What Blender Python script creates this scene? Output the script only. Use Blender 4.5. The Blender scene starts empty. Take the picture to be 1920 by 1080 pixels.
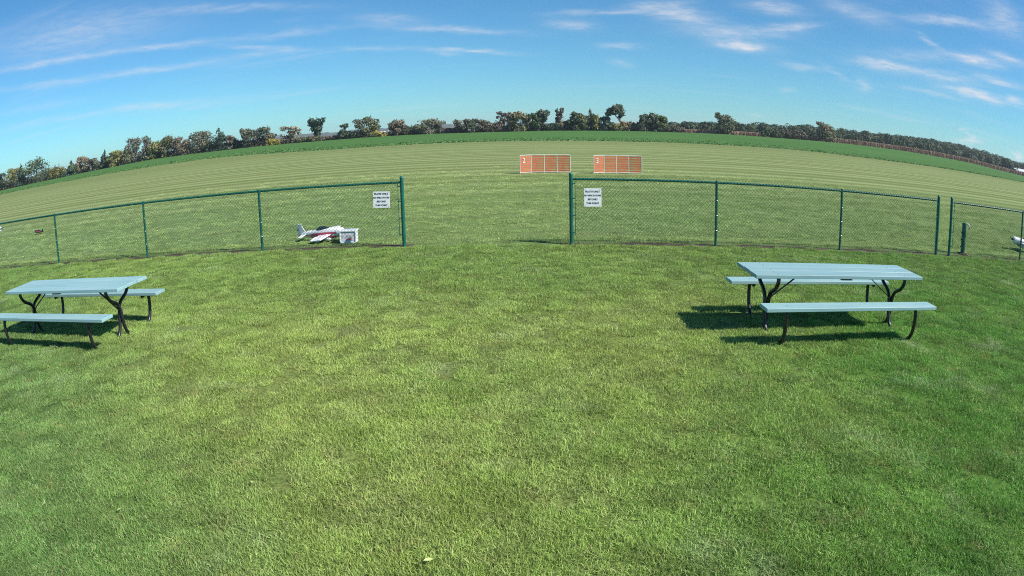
import bpy, math, random
import numpy as np
from mathutils import Vector, Matrix
random.seed(7); RNG = np.random.default_rng(11)
R = math.radians
scn = bpy.context.scene
COL = scn.collection

# ------------------------------------------------------------------ camera (wide security lens, decentred, barrel curve)
A_, B_, PITCH, ROLL, H = 0.743229254, 0.0609963157, 0.277580168, 0.0277250383, 2.25730436
cam = bpy.data.cameras.new('camera'); cam.type = 'PANO'; cam.panorama_type = 'FISHEYE_LENS_POLYNOMIAL'
cam.sensor_width = 36; cam.sensor_fit = 'HORIZONTAL'
for k, v in enumerate((0, -A_ / 18, 0, -B_ / 18 ** 3, 0)):
    setattr(cam, 'fisheye_polynomial_k%d' % k, v)
cam.fisheye_fov = R(180)
cam.shift_x = 52.43 / 1920; cam.shift_y = 54.33 / 1080
cam.clip_start = 0.05; cam.clip_end = 9000
camo = bpy.data.objects.new('camera', cam); COL.objects.link(camo)
camo.matrix_world = Matrix.Translation((0, 0, H)) @ Matrix.Rotation(math.pi / 2 - PITCH, 4, 'X') @ Matrix.Rotation(-ROLL, 4, 'Z')
scn.camera = camo

# ------------------------------------------------------------------ light
SUN_AZ, SUN_EL = 116.7, 42.6            # degrees clockwise from +Y, elevation
SUN_STRENGTH, SKY_STRENGTH, EXPOSURE = 4.6, 0.078, 0.75
scn.view_settings.view_transform = 'Standard'; scn.view_settings.look = 'None'
scn.view_settings.exposure = EXPOSURE; scn.view_settings.gamma = 1; scn.view_settings.use_curve_mapping = False
sun = bpy.data.lights.new('sun', 'SUN'); sun.energy = SUN_STRENGTH; sun.angle = R(0.53); sun.color = (1, 0.95, 0.87)
suno = bpy.data.objects.new('sun', sun); COL.objects.link(suno)
sdir = Vector((math.sin(R(SUN_AZ)) * math.cos(R(SUN_EL)), math.cos(R(SUN_AZ)) * math.cos(R(SUN_EL)), math.sin(R(SUN_EL))))
suno.rotation_euler = sdir.to_track_quat('Z', 'Y').to_euler(); suno.location = sdir * 50

world = bpy.data.worlds.new('World'); scn.world = world; world.use_nodes = True
WT = world.node_tree; WT.nodes.clear()

class NB:
    """small node-building helper"""
    def __init__(s, tree): s.t = tree
    def new(s, typ, **kw):
        n = s.t.nodes.new(typ)
        for k, v in kw.items(): setattr(n, k, v)
        return n
    def put(s, sock, v):
        if isinstance(v, bpy.types.NodeSocket): s.t.links.new(v, sock)
        elif v is not None: sock.default_value = v
    def m(s, op, a, b=None, c=None, clamp=False):
        n = s.new('ShaderNodeMath', operation=op); n.use_clamp = clamp
        for i, v in enumerate((a, b, c)):
            if v is not None: s.put(n.inputs[i], v)
        return n.outputs[0]
    def noise(s, vec, scale, detail=3, rough=0.55, dist=0.0):
        n = s.new('ShaderNodeTexNoise'); s.put(n.inputs['Vector'], vec)
        n.inputs['Scale'].default_value = scale; n.inputs['Detail'].default_value = detail
        n.inputs['Roughness'].default_value = rough; n.inputs['Distortion'].default_value = dist
        return n.outputs['Fac']
    def ramp(s, fac, a, b, lo=0.0, hi=1.0):
        n = s.new('ShaderNodeMapRange'); n.interpolation_type = 'SMOOTHSTEP'
        s.put(n.inputs[0], fac); s.put(n.inputs[1], a); s.put(n.inputs[2], b); s.put(n.inputs[3], lo); s.put(n.inputs[4], hi)
        return n.outputs[0]
    def mix(s, fac, a, b):
        n = s.new('ShaderNodeMix'); n.data_type = 'RGBA'
        s.put(n.inputs[0], fac)
        for sock, v in ((n.inputs[6], a), (n.inputs[7], b)):
            s.put(sock, v if isinstance(v, bpy.types.NodeSocket) else (*v, 1.0))
        return n.outputs[2]
    def scale(s, vec, xyz):
        n = s.new('ShaderNodeVectorMath', operation='MULTIPLY'); s.put(n.inputs[0], vec); n.inputs[1].default_value = xyz
        return n.outputs[0]

CLOUDS = [(-37.37,9.67,5.43,.28,-.7,.35),(-27.33,9.48,5.11,.25,-1.5,.3),(-37.3,7.83,5.43,.28,-1.9,.25),(-27.4,7.57,4.97,.28,-.9,.3),
(-38.53,6.04,4.1,.38,-1.6,.15),(-37.28,4.66,5.42,.27,-.5,.2),(-27.99,4.43,4.34,.33,-2.5,.3),(-35.01,11.75,8.05,1.69,-.1,.28),(-20.75,12.13,7.01,.35,-4.8,.22),
(-18.01,8.22,3.2,.23,-8.3,.35),(-18.49,7.72,4.15,.23,-1.1,.2),(-15.96,9.32,4.85,.34,1.2,.22),(-7.5,9.9,2.61,.52,-5.3,.25),(-2.14,8.72,4.94,.26,-4.6,.38),
(-.95,6.8,3.39,.2,-4.5,.45),(-2.4,6.48,.94,.17,-6.9,.25),(-8.65,7.38,2.84,.2,-4.9,.2),(7.95,8.97,1.89,.46,-1.9,.32),(10.74,10.14,4.3,.23,2,.3),
(17.36,10.06,2.67,.8,-7.1,.5),(15.57,10.9,2.72,.35,8.6,.25),(22.19,8.83,3.98,.46,3,.38),(22.56,7.68,2.22,.42,-3.1,.85),(25.7,11.29,2.52,.52,-2.5,.42),
(27.36,9.64,2.22,.4,9.2,.42),(12.04,7.18,1.54,.23,.5,.32),(33.1,11.62,3.16,.74,-13.4,.3),(41.9,11.78,4.48,.39,2.9,.42),(40.27,9.65,1.42,.25,-23.3,.3),
(35.29,7.12,2.51,.42,-1.8,.55),(40.82,6.94,3.84,.41,-2.2,.38),(44.81,8.72,2.39,.41,-1.9,.7),(47.83,9.34,1.83,.33,-8.3,.5),(44.42,5.79,2.81,.35,-3.9,.75),
(39.9,5.33,2.45,.25,-4.8,.3),(48.46,5.86,.84,.27,-10.5,.5),(33.51,5.2,.66,.55,-40.5,.25),(27.93,6.16,1.77,.25,-2.7,.3),(26.49,4.02,.63,.28,2.7,.25),
(12.09,5.62,.95,.25,-8.9,.2),(48.19,12.72,2.07,1.38,-27.2,.3),(46.95,7.31,2.54,.3,-6.1,.45),(43.7,1.86,1.42,.24,6.5,.55),(43.62,2.14,.36,.21,-2.6,.5),
(43.12,2.56,.52,.13,10.8,.4),(48.56,1.29,.56,.37,-5,.6),(23.43,1.68,.49,.14,-1.2,.3),(31.09,5.91,1.73,.28,-30.1,.15),(38.62,8.37,4.1,.5,4.2,.22)]

def build_world():
    b = NB(WT)
    sky = b.new('ShaderNodeTexSky', sky_type='NISHITA'); sky.sun_disc = False
    sky.sun_elevation = R(SUN_EL); sky.sun_rotation = R(SUN_AZ)
    sky.altitude = 250; sky.air_density = 1.0; sky.dust_density = 0.1; sky.ozone_density = 2.5
    tc = b.new('ShaderNodeTexCoord'); d = tc.outputs['Generated']
    sp = b.new('ShaderNodeSeparateXYZ'); b.put(sp.inputs[0], d)
    x, y, z = sp.outputs
    az = b.m('MULTIPLY', b.m('ARCTAN2', x, y), 57.29578)
    el = b.m('MULTIPLY', b.m('ARCSINE', z), 57.29578)
    cv = b.new('ShaderNodeCombineXYZ'); b.put(cv.inputs[0], az); b.put(cv.inputs[1], el); v = cv.outputs[0]
    wob = b.noise(b.scale(v, (.25, .9, 1)), 1.0, 4, .6)
    el2 = b.m('ADD', el, b.m('MULTIPLY', b.m('SUBTRACT', wob, .5), .9))
    az2 = b.m('ADD', az, b.m('MULTIPLY', b.m('SUBTRACT', b.noise(b.scale(v, (.3, 1.3, 2)), 1.3, 3), .5), 2.0))
    tot = None
    for (ca, ce, la, th, ang, op) in CLOUDS:
        c, s_ = math.cos(R(ang)), math.sin(R(ang))
        da = b.m('SUBTRACT', az2, ca); de = b.m('SUBTRACT', el2, ce)
        u = b.m('MULTIPLY_ADD', da, c / la, b.m('MULTIPLY', de, s_ / la))
        w = b.m('MULTIPLY_ADD', da, -s_ / th, b.m('MULTIPLY', de, c / th))
        q = b.m('MULTIPLY_ADD', u, u, b.m('MULTIPLY', w, w))
        g = b.m('MULTIPLY', b.m('EXPONENT', b.m('MULTIPLY', q, -1.0)), op)
        tot = g if tot is None else b.m('ADD', tot, g)
    # thin high cloud over the whole sky, laid out on a flat layer so that it goes on overhead and behind
    pz = b.m('MAXIMUM', b.m('ADD', z, .06), .03)
    px = b.m('DIVIDE', x, pz); py = b.m('DIVIDE', y, pz)
    pv = b.new('ShaderNodeCombineXYZ'); b.put(pv.inputs[0], b.m('ADD', px, 3.7)); b.put(pv.inputs[1], py)
    cir = b.noise(b.scale(pv.outputs[0], (.35, 1.1, 1)), 1.0, 6, .62, .6)
    cir = b.m('MULTIPLY', b.ramp(cir, .52, .85), .32)
    fine = b.noise(b.scale(v, (.55, 2.6, 1)), 1.0, 6, .62, .3)
    tot = b.m('MULTIPLY', tot, b.ramp(fine, .25, .75, .45, 1.35))
    alpha = b.m('MINIMUM', b.m('ADD', tot, cir), .85)
    bg1 = b.new('ShaderNodeBackground'); bg1.inputs[1].default_value = SKY_STRENGTH
    tint = b.new('ShaderNodeVectorMath', operation='MULTIPLY'); b.put(tint.inputs[0], sky.outputs[0]); tint.inputs[1].default_value = SKY_TINT
    b.put(bg1.inputs[0], tint.outputs[0])
    bg2 = b.new('ShaderNodeBackground'); bg2.inputs[0].default_value = (.66, .67, .70, 1); bg2.inputs[1].default_value = .72
    mx = b.new('ShaderNodeMixShader'); b.put(mx.inputs[0], alpha); b.put(mx.inputs[1], bg1.outputs[0]); b.put(mx.inputs[2], bg2.outputs[0])
    out = b.new('ShaderNodeOutputWorld'); b.put(out.inputs[0], mx.outputs[0])
SKY_TINT = (.38, .76, .96)
build_world()

# ------------------------------------------------------------------ object helpers
def tag(o, label=None, cat=None, group=None, kind=None):
    if label: o['label'] = label
    if cat: o['category'] = cat
    if group: o['group'] = group
    if kind: o['kind'] = kind
    return o
def empty(name, loc, rz=0, label=None, cat=None, group=None):
    o = bpy.data.objects.new(name, None); COL.objects.link(o); o.location = loc; o.rotation_euler = (0, 0, rz)
    o.empty_display_size = .2
    return tag(o, label, cat, group)
def link(name, mesh, parent=None):
    o = bpy.data.objects.new(name, mesh); COL.objects.link(o)
    if parent: o.parent = parent
    return o
def copy_tree(o, parent=None):
    c = o.copy(); COL.objects.link(c)
    if parent: c.parent = parent; c.matrix_parent_inverse = o.matrix_parent_inverse
    for ch in list(o.children): copy_tree(ch, c)
    return c
class MB:
    def __init__(s): s.v = []; s.f = []; s.mi = []
    def add(s, vs, fs, mi=0):
        n = len(s.v); s.v += [tuple(map(float, p)) for p in vs]
        s.f += [tuple(i + n for i in f) for f in fs]; s.mi += [mi] * len(fs)
        return s
    def box(s, c, d, rz=0, M=None, mi=0):
        x, y, z = d[0] / 2, d[1] / 2, d[2] / 2
        P = [Vector((a * x, b * y, e * z)) for e in (-1, 1) for b in (-1, 1) for a in (-1, 1)]
        mt = Matrix.Rotation(rz, 3, 'Z') if M is None else M
        P = [mt @ p + Vector(c) for p in P]
        return s.add(P, [(0, 2, 3, 1), (4, 5, 7, 6), (0, 1, 5, 4), (2, 6, 7, 3), (0, 4, 6, 2), (1, 3, 7, 5)], mi)
    def tube(s, path, r, n=8, cap=True, mi=0):
        path = [Vector(p) for p in path]; rs = r if isinstance(r, (list, tuple)) else [r] * len(path)
        rings = []; up = None
        for i, p in enumerate(path):
            t = (path[min(i + 1, len(path) - 1)] - path[max(i - 1, 0)]).normalized()
            if up is None: up = t.orthogonal().normalized()
            else:
                up = (up - t * up.dot(t))
                up = up.normalized() if up.length > 1e-6 else t.orthogonal().normalized()
            w = t.cross(up)
            rings.append([p + (up * math.cos(2 * math.pi * k / n) + w * math.sin(2 * math.pi * k / n)) * rs[i] for k in range(n)])
        vs = [q for rg in rings for q in rg]; fs = []
        for i in range(len(path) - 1):
            for k in range(n):
                a = i * n + k; b2 = i * n + (k + 1) % n
                fs.append((a, b2, b2 + n, a + n))
        if cap:
            fs.append(tuple(range(n))[::-1]); fs.append(tuple(range((len(path) - 1) * n, len(path) * n)))
        return s.add(vs, fs, mi)
    def prism(s, poly, axis_off, mi=0):
        """poly: 3-D outline; extruded by vector axis_off"""
        n = len(poly); P = [Vector(p) for p in poly]; Q = [p + Vector(axis_off) for p in P]
        fs = [tuple(range(n)), tuple(range(2 * n - 1, n - 1, -1))] + [(i, i + n, (i + 1) % n + n, (i + 1) % n) for i in range(n)]
        return s.add(P + Q, fs, mi)
    def loft(s, rings, cap=True, mi=0, mifun=None):
        n = len(rings[0]); vs = [p for r_ in rings for p in r_]; fs = []; ms = []
        for i in range(len(rings) - 1):
            for k in range(n):
                fs.append((i * n + k, i * n + (k + 1) % n, (i + 1) * n + (k + 1) % n, (i + 1) * n + k)); ms.append(mifun(i, k) if mifun else mi)
        if cap:
            fs += [tuple(range(n))[::-1], tuple(range((len(rings) - 1) * n, len(rings) * n))]; ms += [mi, mi]
        n0 = len(s.v); s.v += [tuple(map(float, p)) for p in vs]; s.f += [tuple(i + n0 for i in f) for f in fs]; s.mi += ms
        return s
    def mesh(s, name, mats, smooth=False, bevel=0):
        me = bpy.data.meshes.new(name); me.from_pydata(s.v, [], s.f)
        for m_ in (mats if isinstance(mats, (list, tuple)) else [mats]): me.materials.append(m_)
        if any(s.mi): me.polygons.foreach_set('material_index', s.mi)
        import bmesh
        bm = bmesh.new(); bm.from_mesh(me); bmesh.ops.recalc_face_normals(bm, faces=bm.faces)
        if bevel: bmesh.ops.bevel(bm, geom=bm.edges[:] , offset=bevel, segments=1, affect='EDGES')
        bm.to_mesh(me); bm.free()
        if smooth:
            me.polygons.foreach_set('use_smooth', [True] * len(me.polygons))
            me.set_sharp_from_angle(angle=R(40))
        me.update(); return me
    def build(s, name, mats, parent=None, smooth=False, bevel=0):
        return link(name, s.mesh(name, mats, smooth, bevel), parent)

# ------------------------------------------------------------------ materials
def base_mat(name):
    m = bpy.data.materials.new(name); m.use_nodes = True
    b = NB(m.node_tree); p = m.node_tree.nodes['Principled BSDF']
    return m, b, p
def paint(name, col, rough=.45, var=.12, scale=6, metal=0, spec=.5, dirt=None, bump=0.0, coat=0):
    m, b, p = base_mat(name)
    tc = b.new('ShaderNodeTexCoord').outputs['Object']
    f = b.noise(tc, scale, 5, .6)
    lo = tuple(c * (1 - var) for c in col); hi = tuple(min(1, c * (1 + var)) for c in col)
    c = b.mix(b.ramp(f, .3, .7), lo, hi)
    if dirt: c = b.mix(b.ramp(b.noise(tc, scale * 3.1, 6, .7), .56, .74, 0, dirt[1]), c, dirt[0])
    b.put(p.inputs['Base Color'], c); p.inputs['Roughness'].default_value = rough; p.inputs['Metallic'].default_value = metal
    p.inputs['Specular IOR Level'].default_value = spec; p.inputs['Coat Weight'].default_value = coat
    if bump:
        bn = b.new('ShaderNodeBump'); bn.inputs['Strength'].default_value = bump; bn.inputs['Distance'].default_value = .01
        b.put(bn.inputs['Height'], b.noise(tc, scale * 6, 4)); b.put(p.inputs['Normal'], bn.outputs[0])
    return m
def world_pos(b): return b.new('ShaderNodeNewGeometry').outputs['Position']

def lawn_tone(b, P):
    """colour of the spectators' lawn: soft patches of yellow-green and deep green, dry tan spots, pale worn patches"""
    big = b.ramp(b.noise(P, .30, 3, .6), .30, .70)
    mid = b.ramp(b.noise(P, 1.5, 5, .65, .3), .28, .72)
    c = b.mix(big, (.375, .480, .110), (.290, .445, .094))
    c = b.mix(b.m('MULTIPLY', mid, .55), c, (.385, .455, .165))
    sp = b.new('ShaderNodeSeparateXYZ'); b.put(sp.inputs[0], P)
    lush = b.m('MULTIPLY', b.ramp(b.m('MULTIPLY_ADD', sp.outputs[1], -.55, sp.outputs[0]), -2.2, 1.6), b.ramp(b.noise(P, .8, 4), .2, .75, .55, 1.0))
    c = b.mix(b.m('MULTIPLY', lush, .85), c, (.074, .295, .030))
    lush2 = b.ramp(b.m('MULTIPLY_ADD', sp.outputs[1], .8, sp.outputs[0]), 2.6, -.8)
    c = b.mix(b.m('MULTIPLY', lush2, .80), c, (.135, .285, .080))
    c = b.mix(b.ramp(sp.outputs[1], 7.5, 10.5, 0, .6), c, (.175, .315, .066))
    pale = b.m('MULTIPLY', b.ramp(b.noise(P, 1.1, 5, .6, .4), .54, .74), b.m('MULTIPLY_ADD', lush, .25, .35))
    c = b.mix(pale, c, (.43, .52, .29))
    fleck = b.m('MULTIPLY', b.ramp(b.noise(P, 9.5, 5, .7, .2), .58, .74), .55)
    c = b.mix(fleck, c, (.43, .37, .16))
    dkf = b.m('MULTIPLY', b.ramp(b.noise(P, 7.0, 5, .7, .2), .57, .75), .6)
    c = b.mix(dkf, c, (.10, .215, .045))
    dry = b.m('MULTIPLY', b.ramp(b.noise(P, 3.1, 6, .7, .3), .54, .78), .65)
    c = b.mix(dry, c, (.40, .33, .12))
    dark = b.m('MULTIPLY', b.ramp(b.noise(P, 2.3, 5, .65, .3), .56, .82), .7)
    return b.mix(dark, c, (.10, .22, .04))
def field_tone(b, P):
    """mown flying field: pale green, with parallel mowing stripes (light on leaning blades painted in, and dry clippings), straw-coloured far off"""
    sp = b.new('ShaderNodeSeparateXYZ'); b.put(sp.inputs[0], P); X, Y = sp.outputs[0], sp.outputs[1]
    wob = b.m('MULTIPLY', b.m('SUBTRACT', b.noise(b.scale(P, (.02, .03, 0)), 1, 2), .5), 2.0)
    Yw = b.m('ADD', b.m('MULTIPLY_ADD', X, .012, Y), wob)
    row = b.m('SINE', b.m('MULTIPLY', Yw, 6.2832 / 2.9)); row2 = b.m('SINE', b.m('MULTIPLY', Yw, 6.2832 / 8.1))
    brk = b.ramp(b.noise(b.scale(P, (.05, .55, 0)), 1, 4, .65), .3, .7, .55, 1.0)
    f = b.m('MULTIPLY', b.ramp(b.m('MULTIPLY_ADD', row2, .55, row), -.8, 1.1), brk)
    near = b.mix(b.ramp(b.noise(b.scale(P, (.30, .9, 0)), 1, 5, .62), .3, .7), (.112, .168, .052), (.130, .181, .062))
    far = b.mix(b.ramp(b.noise(b.scale(P, (.04, .2, 0)), 1, 4, .6), .3, .7), (.118, .158, .050), (.150, .180, .064))
    c = b.mix(b.ramp(Y, 18, 42), near, far)
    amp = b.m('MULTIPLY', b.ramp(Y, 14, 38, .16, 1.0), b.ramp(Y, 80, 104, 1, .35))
    c = b.mix(b.m('MULTIPLY', b.m('MULTIPLY', f, amp), .78), c, (.262, .315, .140))  # paler mowing rows: light off leaning blades put into the colour, with clippings
    tan = b.m('MULTIPLY', b.ramp(b.noise(b.scale(P, (.09, .55, 0)), 1, 5, .65), .56, .8), .45)
    c = b.mix(tan, c, (.205, .165, .075))
    dk = b.m('MULTIPLY', b.ramp(b.noise(b.scale(P, (.12, .7, 0)), 1.3, 5, .65), .56, .82), .36)
    return b.mix(dk, c, (.075, .130, .048))

def ground_mat(name, tone, mul, bump=.5, bscale=25):
    m, b, p = base_mat(name); P = world_pos(b)
    c = tone(b, P)
    k = b.ramp(b.noise(P, bscale, 4, .7), .3, .7, mul * .6, mul * 1.3)
    n = b.new('ShaderNodeVectorMath', operation='SCALE'); b.put(n.inputs[0], c); b.put(n.inputs[3], k)
    b.put(p.inputs['Base Color'], n.outputs[0]); p.inputs['Roughness'].default_value = .95; p.inputs['Specular IOR Level'].default_value = .1
    bn = b.new('ShaderNodeBump'); bn.inputs['Strength'].default_value = bump; bn.inputs['Distance'].default_value = .05
    b.put(bn.inputs['Height'], b.noise(P, bscale * 1.3, 4, .7)); b.put(p.inputs['Normal'], bn.outputs[0])
    return m
def blade_mat(name, tone, mul):
    m, b, p = base_mat(name); P = world_pos(b)
    c = tone(b, P)
    rnd = b.new('ShaderNodeNewGeometry').outputs['Random Per Island']; ir = b.new('ShaderNodeObjectInfo').outputs['Random']
    c = b.mix(b.ramp(rnd, .72, 1.0, 0, .75), c, (.46, .46, .22))
    c = b.mix(b.ramp(rnd, .0, .25, .45, 0), c, (.08, .16, .03))
    k = b.new('ShaderNodeVectorMath', operation='SCALE'); b.put(k.inputs[0], c); b.put(k.inputs[3], b.ramp(ir, 0, 1, mul * .72, mul * 1.28))
    b.put(p.inputs['Base Color'], k.outputs[0]); p.inputs['Roughness'].default_value = .5; p.inputs['Specular IOR Level'].default_value = .35
    tr = b.new('ShaderNodeBsdfTranslucent'); b.put(tr.inputs[0], k.outputs[0])
    mx = b.new('ShaderNodeMixShader'); mx.inputs[0].default_value = .28
    b.put(mx.inputs[1], p.outputs[0]); b.put(mx.inputs[2], tr.outputs[0])
    b.put(m.node_tree.nodes['Material Output'].inputs[0], mx.outputs[0])
    return m
def leaf_mat(name='leaf', sc=.33, lo=.62, hi=1.4):
    m, b, p = base_mat(name)
    oi = b.new('ShaderNodeObjectInfo')
    t2 = b.new('ShaderNodeAttribute', attribute_type='OBJECT', attribute_name='tint')
    g = b.new('ShaderNodeNewGeometry')
    P = g.outputs['Position']
    f = b.ramp(b.noise(P, sc, 2, .5), .40, .62)
    mix = b.new('ShaderNodeMix'); mix.data_type = 'RGBA'; b.put(mix.inputs[0], f); b.put(mix.inputs[6], oi.outputs['Color']); b.put(mix.inputs[7], t2.outputs['Color'])
    k = b.new('ShaderNodeVectorMath', operation='SCALE'); b.put(k.inputs[0], mix.outputs[2])
    b.put(k.inputs[3], b.ramp(g.outputs['Random Per Island'], 0, 1, lo, hi))
    b.put(p.inputs['Base Color'], k.outputs[0]); p.inputs['Roughness'].default_value = .65; p.inputs['Specular IOR Level'].default_value = .25
    tr = b.new('ShaderNodeBsdfTranslucent'); b.put(tr.inputs[0], k.outputs[0])
    mx = b.new('ShaderNodeMixShader'); mx.inputs[0].default_value = .22
    b.put(mx.inputs[1], p.outputs[0]); b.put(mx.inputs[2], tr.outputs[0]); b.put(m.node_tree.nodes['Material Output'].inputs[0], mx.outputs[0])
    return m
LEAF = leaf_mat('leaf', .33, .80, 1.65); WOOD_LEAF = leaf_mat('wood_leaf', .11, .82, 1.2)
BARK = paint('bark', (.085, .07, .055), .9, .3, 3, spec=.1)
FENCE_GREEN = paint('fence_vinyl_green', (.005, .098, .072), .42, .15, 9, spec=.5)
WIRE_GREEN = paint('wire_vinyl_green', (.010, .090, .058), .45, .15, 9, spec=.4)
STEEL = paint('galvanised_steel', (.45, .46, .47), .4, .1, 20, metal=.8)
def plank_mat():
    m, b, p = base_mat('aqua_plank_paint')
    tc = b.new('ShaderNodeTexCoord').outputs['Object']; ir = b.new('ShaderNodeObjectInfo').outputs['Random']
    f = b.noise(b.scale(tc, (1.2, 26, 26)), 1, 5, .65); g = b.noise(b.scale(tc, (2.2, 5, 5)), 1, 5, .7)
    c = b.mix(b.ramp(f, .3, .7), (.195, .335, .352), (.240, .385, .402))
    c = b.mix(b.ramp(g, .55, .8, 0, .45), c, (.30, .38, .36)); c = b.mix(b.ramp(g, .45, .22, 0, .35), c, (.15, .25, .25))
    k = b.new('ShaderNodeVectorMath', operation='SCALE'); b.put(k.inputs[0], c); b.put(k.inputs[3], b.ramp(ir, 0, 1, .92, 1.07))
    b.put(p.inputs['Base Color'], k.outputs[0]); b.put(p.inputs['Roughness'], b.ramp(g, .3, .7, .45, .62))
    bn = b.new('ShaderNodeBump'); bn.inputs['Strength'].default_value = .25; bn.inputs['Distance'].default_value = .004
    b.put(bn.inputs['Height'], f); b.put(p.inputs['Normal'], bn.outputs[0]); return m
PLANK = plank_mat()
BLACK_PIPE = paint('black_pipe_paint', (.014, .014, .018), .35, .2, 12, dirt=((.09, .09, .095), .2))
SIGN_WHITE = paint('sign_white', (.78, .79, .80), .4, .03, 10)
SIGN_INK = paint('sign_ink', (.05, .06, .075), .6, .05, 10)
PVC = paint('white_pvc', (.52, .50, .48), .5, .08, 8, dirt=((.42, .38, .34), .35))
ORANGE = paint('orange_netting', (.52, .138, .072), .55, .12, 5)
WHITE_FILM = paint('white_covering', (.80, .80, .82), .3, .03, 8, coat=.3)
RED_FILM = paint('magenta_red_covering', (.62, .04, .12), .3, .08, 8, coat=.3)
NAVY_FILM = paint('navy_covering', (.05, .06, .17), .3, .08, 8, coat=.3)
BLACK_FILM = paint('black_covering', (.02, .02, .025), .3, .1, 8, coat=.3)
CANOPY = paint('dark_canopy', (.02, .022, .035), .12, .1, 5, spec=.7)
RUBBER = paint('rubber', (.025, .025, .027), .8, .1, 10, spec=.2)
SILVER = paint('silver_grey', (.42, .44, .47), .35, .12, 8, metal=.3)
PALE_PLASTIC = paint('pale_box_plastic', (.62, .65, .67), .35, .04, 6)
GREY_PRINT = paint('greyish_print', (.50, .49, .52), .5, .35, 16)
RED_PRINT = paint('faded_red_print', (.62, .18, .18), .5, .2, 16)
SOIL = paint('bare_soil', (.075, .060, .046), .95, .4, 3.5, spec=.1, bump=.6)
HOSE = paint('white_hose', (.72, .74, .74), .4, .05, 8)
POST_DARK = paint('dark_green_post', (.012, .10, .07), .5, .2, 9)
SHED_WALL = paint('pale_shed_wall', (.66, .65, .62), .6, .08, .4)
SHED_ROOF = paint('white_metal_roof', (.58, .59, .62), .45, .04, .4)
BARN_DARK = paint('dark_opening', (.05, .05, .05), .7, .1, .5)

# ------------------------------------------------------------------ terrain
EDGE = np.array([(-80, .6), (-42.64, .63), (-37.36, .63), (-32.26, 1.12), (-27.33, 1.68), (-22.55, 1.21), (-18.81, 1.06), (-13.08, .76), (-7.46, .73),
                 (-1.9, .61), (2.53, .59), (4.52, .78), (11.22, 1.0), (16.89, 1.33), (21.51, 1.69), (25.62, 1.78), (31.1, 2.38), (37.38, 2.64), (43.57, 2.12), (48.04, .6), (80, .4)])
HILL = np.array([(-80, 0), (15, 0), (22, .8), (30, 2.4), (37, 6.3), (40, 8.8), (45, 7.6), (48, 4.6), (55, 3.5), (65, 3), (80, 3)])
FD, FYAW, FH = 13.0340234, R(-5.0518334), 1.248
YEDGE = 250.0
def sstep(a, b, x):
    t = np.clip((x - a) / (b - a), 0, 1); return t * t * (3 - 2 * t)
def terrain(x, y):
    x = np.asarray(x, float); y = np.asarray(y, float)
    az = np.degrees(np.arctan2(x, np.maximum(y, 1)))
    z = -.02 + np.interp(az, EDGE[:, 0], EDGE[:, 1]) * sstep(100, YEDGE, y)
    z = z + np.interp(az, HILL[:, 0], HILL[:, 1]) * sstep(300, 520, y)
    return z
def fence_y(x): return FD + math.tan(FYAW) * x
def sheet(name, xs, rows, mat, kind='structure', dz=0):
    """rows: list of functions or numbers giving y for a column x"""
    X = np.array(xs); V = []; F = []
    nr = len(rows)
    for x in xs:
        for r_ in rows:
            y = r_(x) if callable(r_) else r_
            V.append((x, y, float(terrain(x, y)) + dz))
    for i in range(len(xs) - 1):
        for j in range(nr - 1):
            a = i * nr + j; F.append((a, a + nr, a + nr + 1, a + 1))
    me = bpy.data.meshes.new(name); me.from_pydata(V, [], F); me.materials.append(mat)
    me.polygons.foreach_set('use_smooth', [True] * len(F))
    return tag(link(name, me), kind=kind)
XS = sorted(set([-3000, -1500, -900, -650] + list(np.arange(-480, 481, 12)) + [650, 900, 1500, 3000]))
LAWN_TONE_MUL, FIELD_TONE_MUL = .42, 1.06
sheet('lawn', XS, [-3000, -300, -60, -5, 2, 7, lambda x: max(fence_y(np.clip(x, -60, 60)) - .08, 7.5)], ground_mat('lawn_ground', lawn_tone, LAWN_TONE_MUL))
def crop_edge(x):
    return float(np.interp(x, [-300, -136, -95, -75, -61, -47, -24, -4, 22, 45, 58, 75, 125, 300], [160, 147, 140, 137, 140, 131, 110, 109.5, 110, 114, 117, 110, 112, 112]))
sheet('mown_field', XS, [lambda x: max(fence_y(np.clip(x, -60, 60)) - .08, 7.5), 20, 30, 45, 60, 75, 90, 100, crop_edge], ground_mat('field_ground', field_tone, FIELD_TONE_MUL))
def crop_tone(b, P):
    f = b.ramp(b.noise(b.scale(P, (.02, .09, 0)), 1, 4, .6), .3, .7)
    c = b.mix(f, (.052, .126, .026), (.066, .150, .034))
    g = b.m('MULTIPLY', b.ramp(b.noise(b.scale(P, (.15, .5, 0)), 1, 4), .55, .75), .4)
    return b.mix(g, c, (.04, .105, .022))
sheet('crop_field', XS, [crop_edge, 150, 175, 200, 225, YEDGE + 4], ground_mat('crop_ground', crop_tone, 1.0, bump=.3, bscale=6))
def land_tone(b, P):
    f = b.ramp(b.noise(P, .02, 4, .6), .35, .65)
    return b.mix(f, (.10, .085, .04), (.075, .09, .03))
sheet('far_land', XS, [YEDGE + 4, 275, 300, 330, 360, 400, 440, 480, 520, 600, 800, 1200, 2000, 3000], ground_mat('land_ground', land_tone, 1.0, bump=0, bscale=1))

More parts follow.
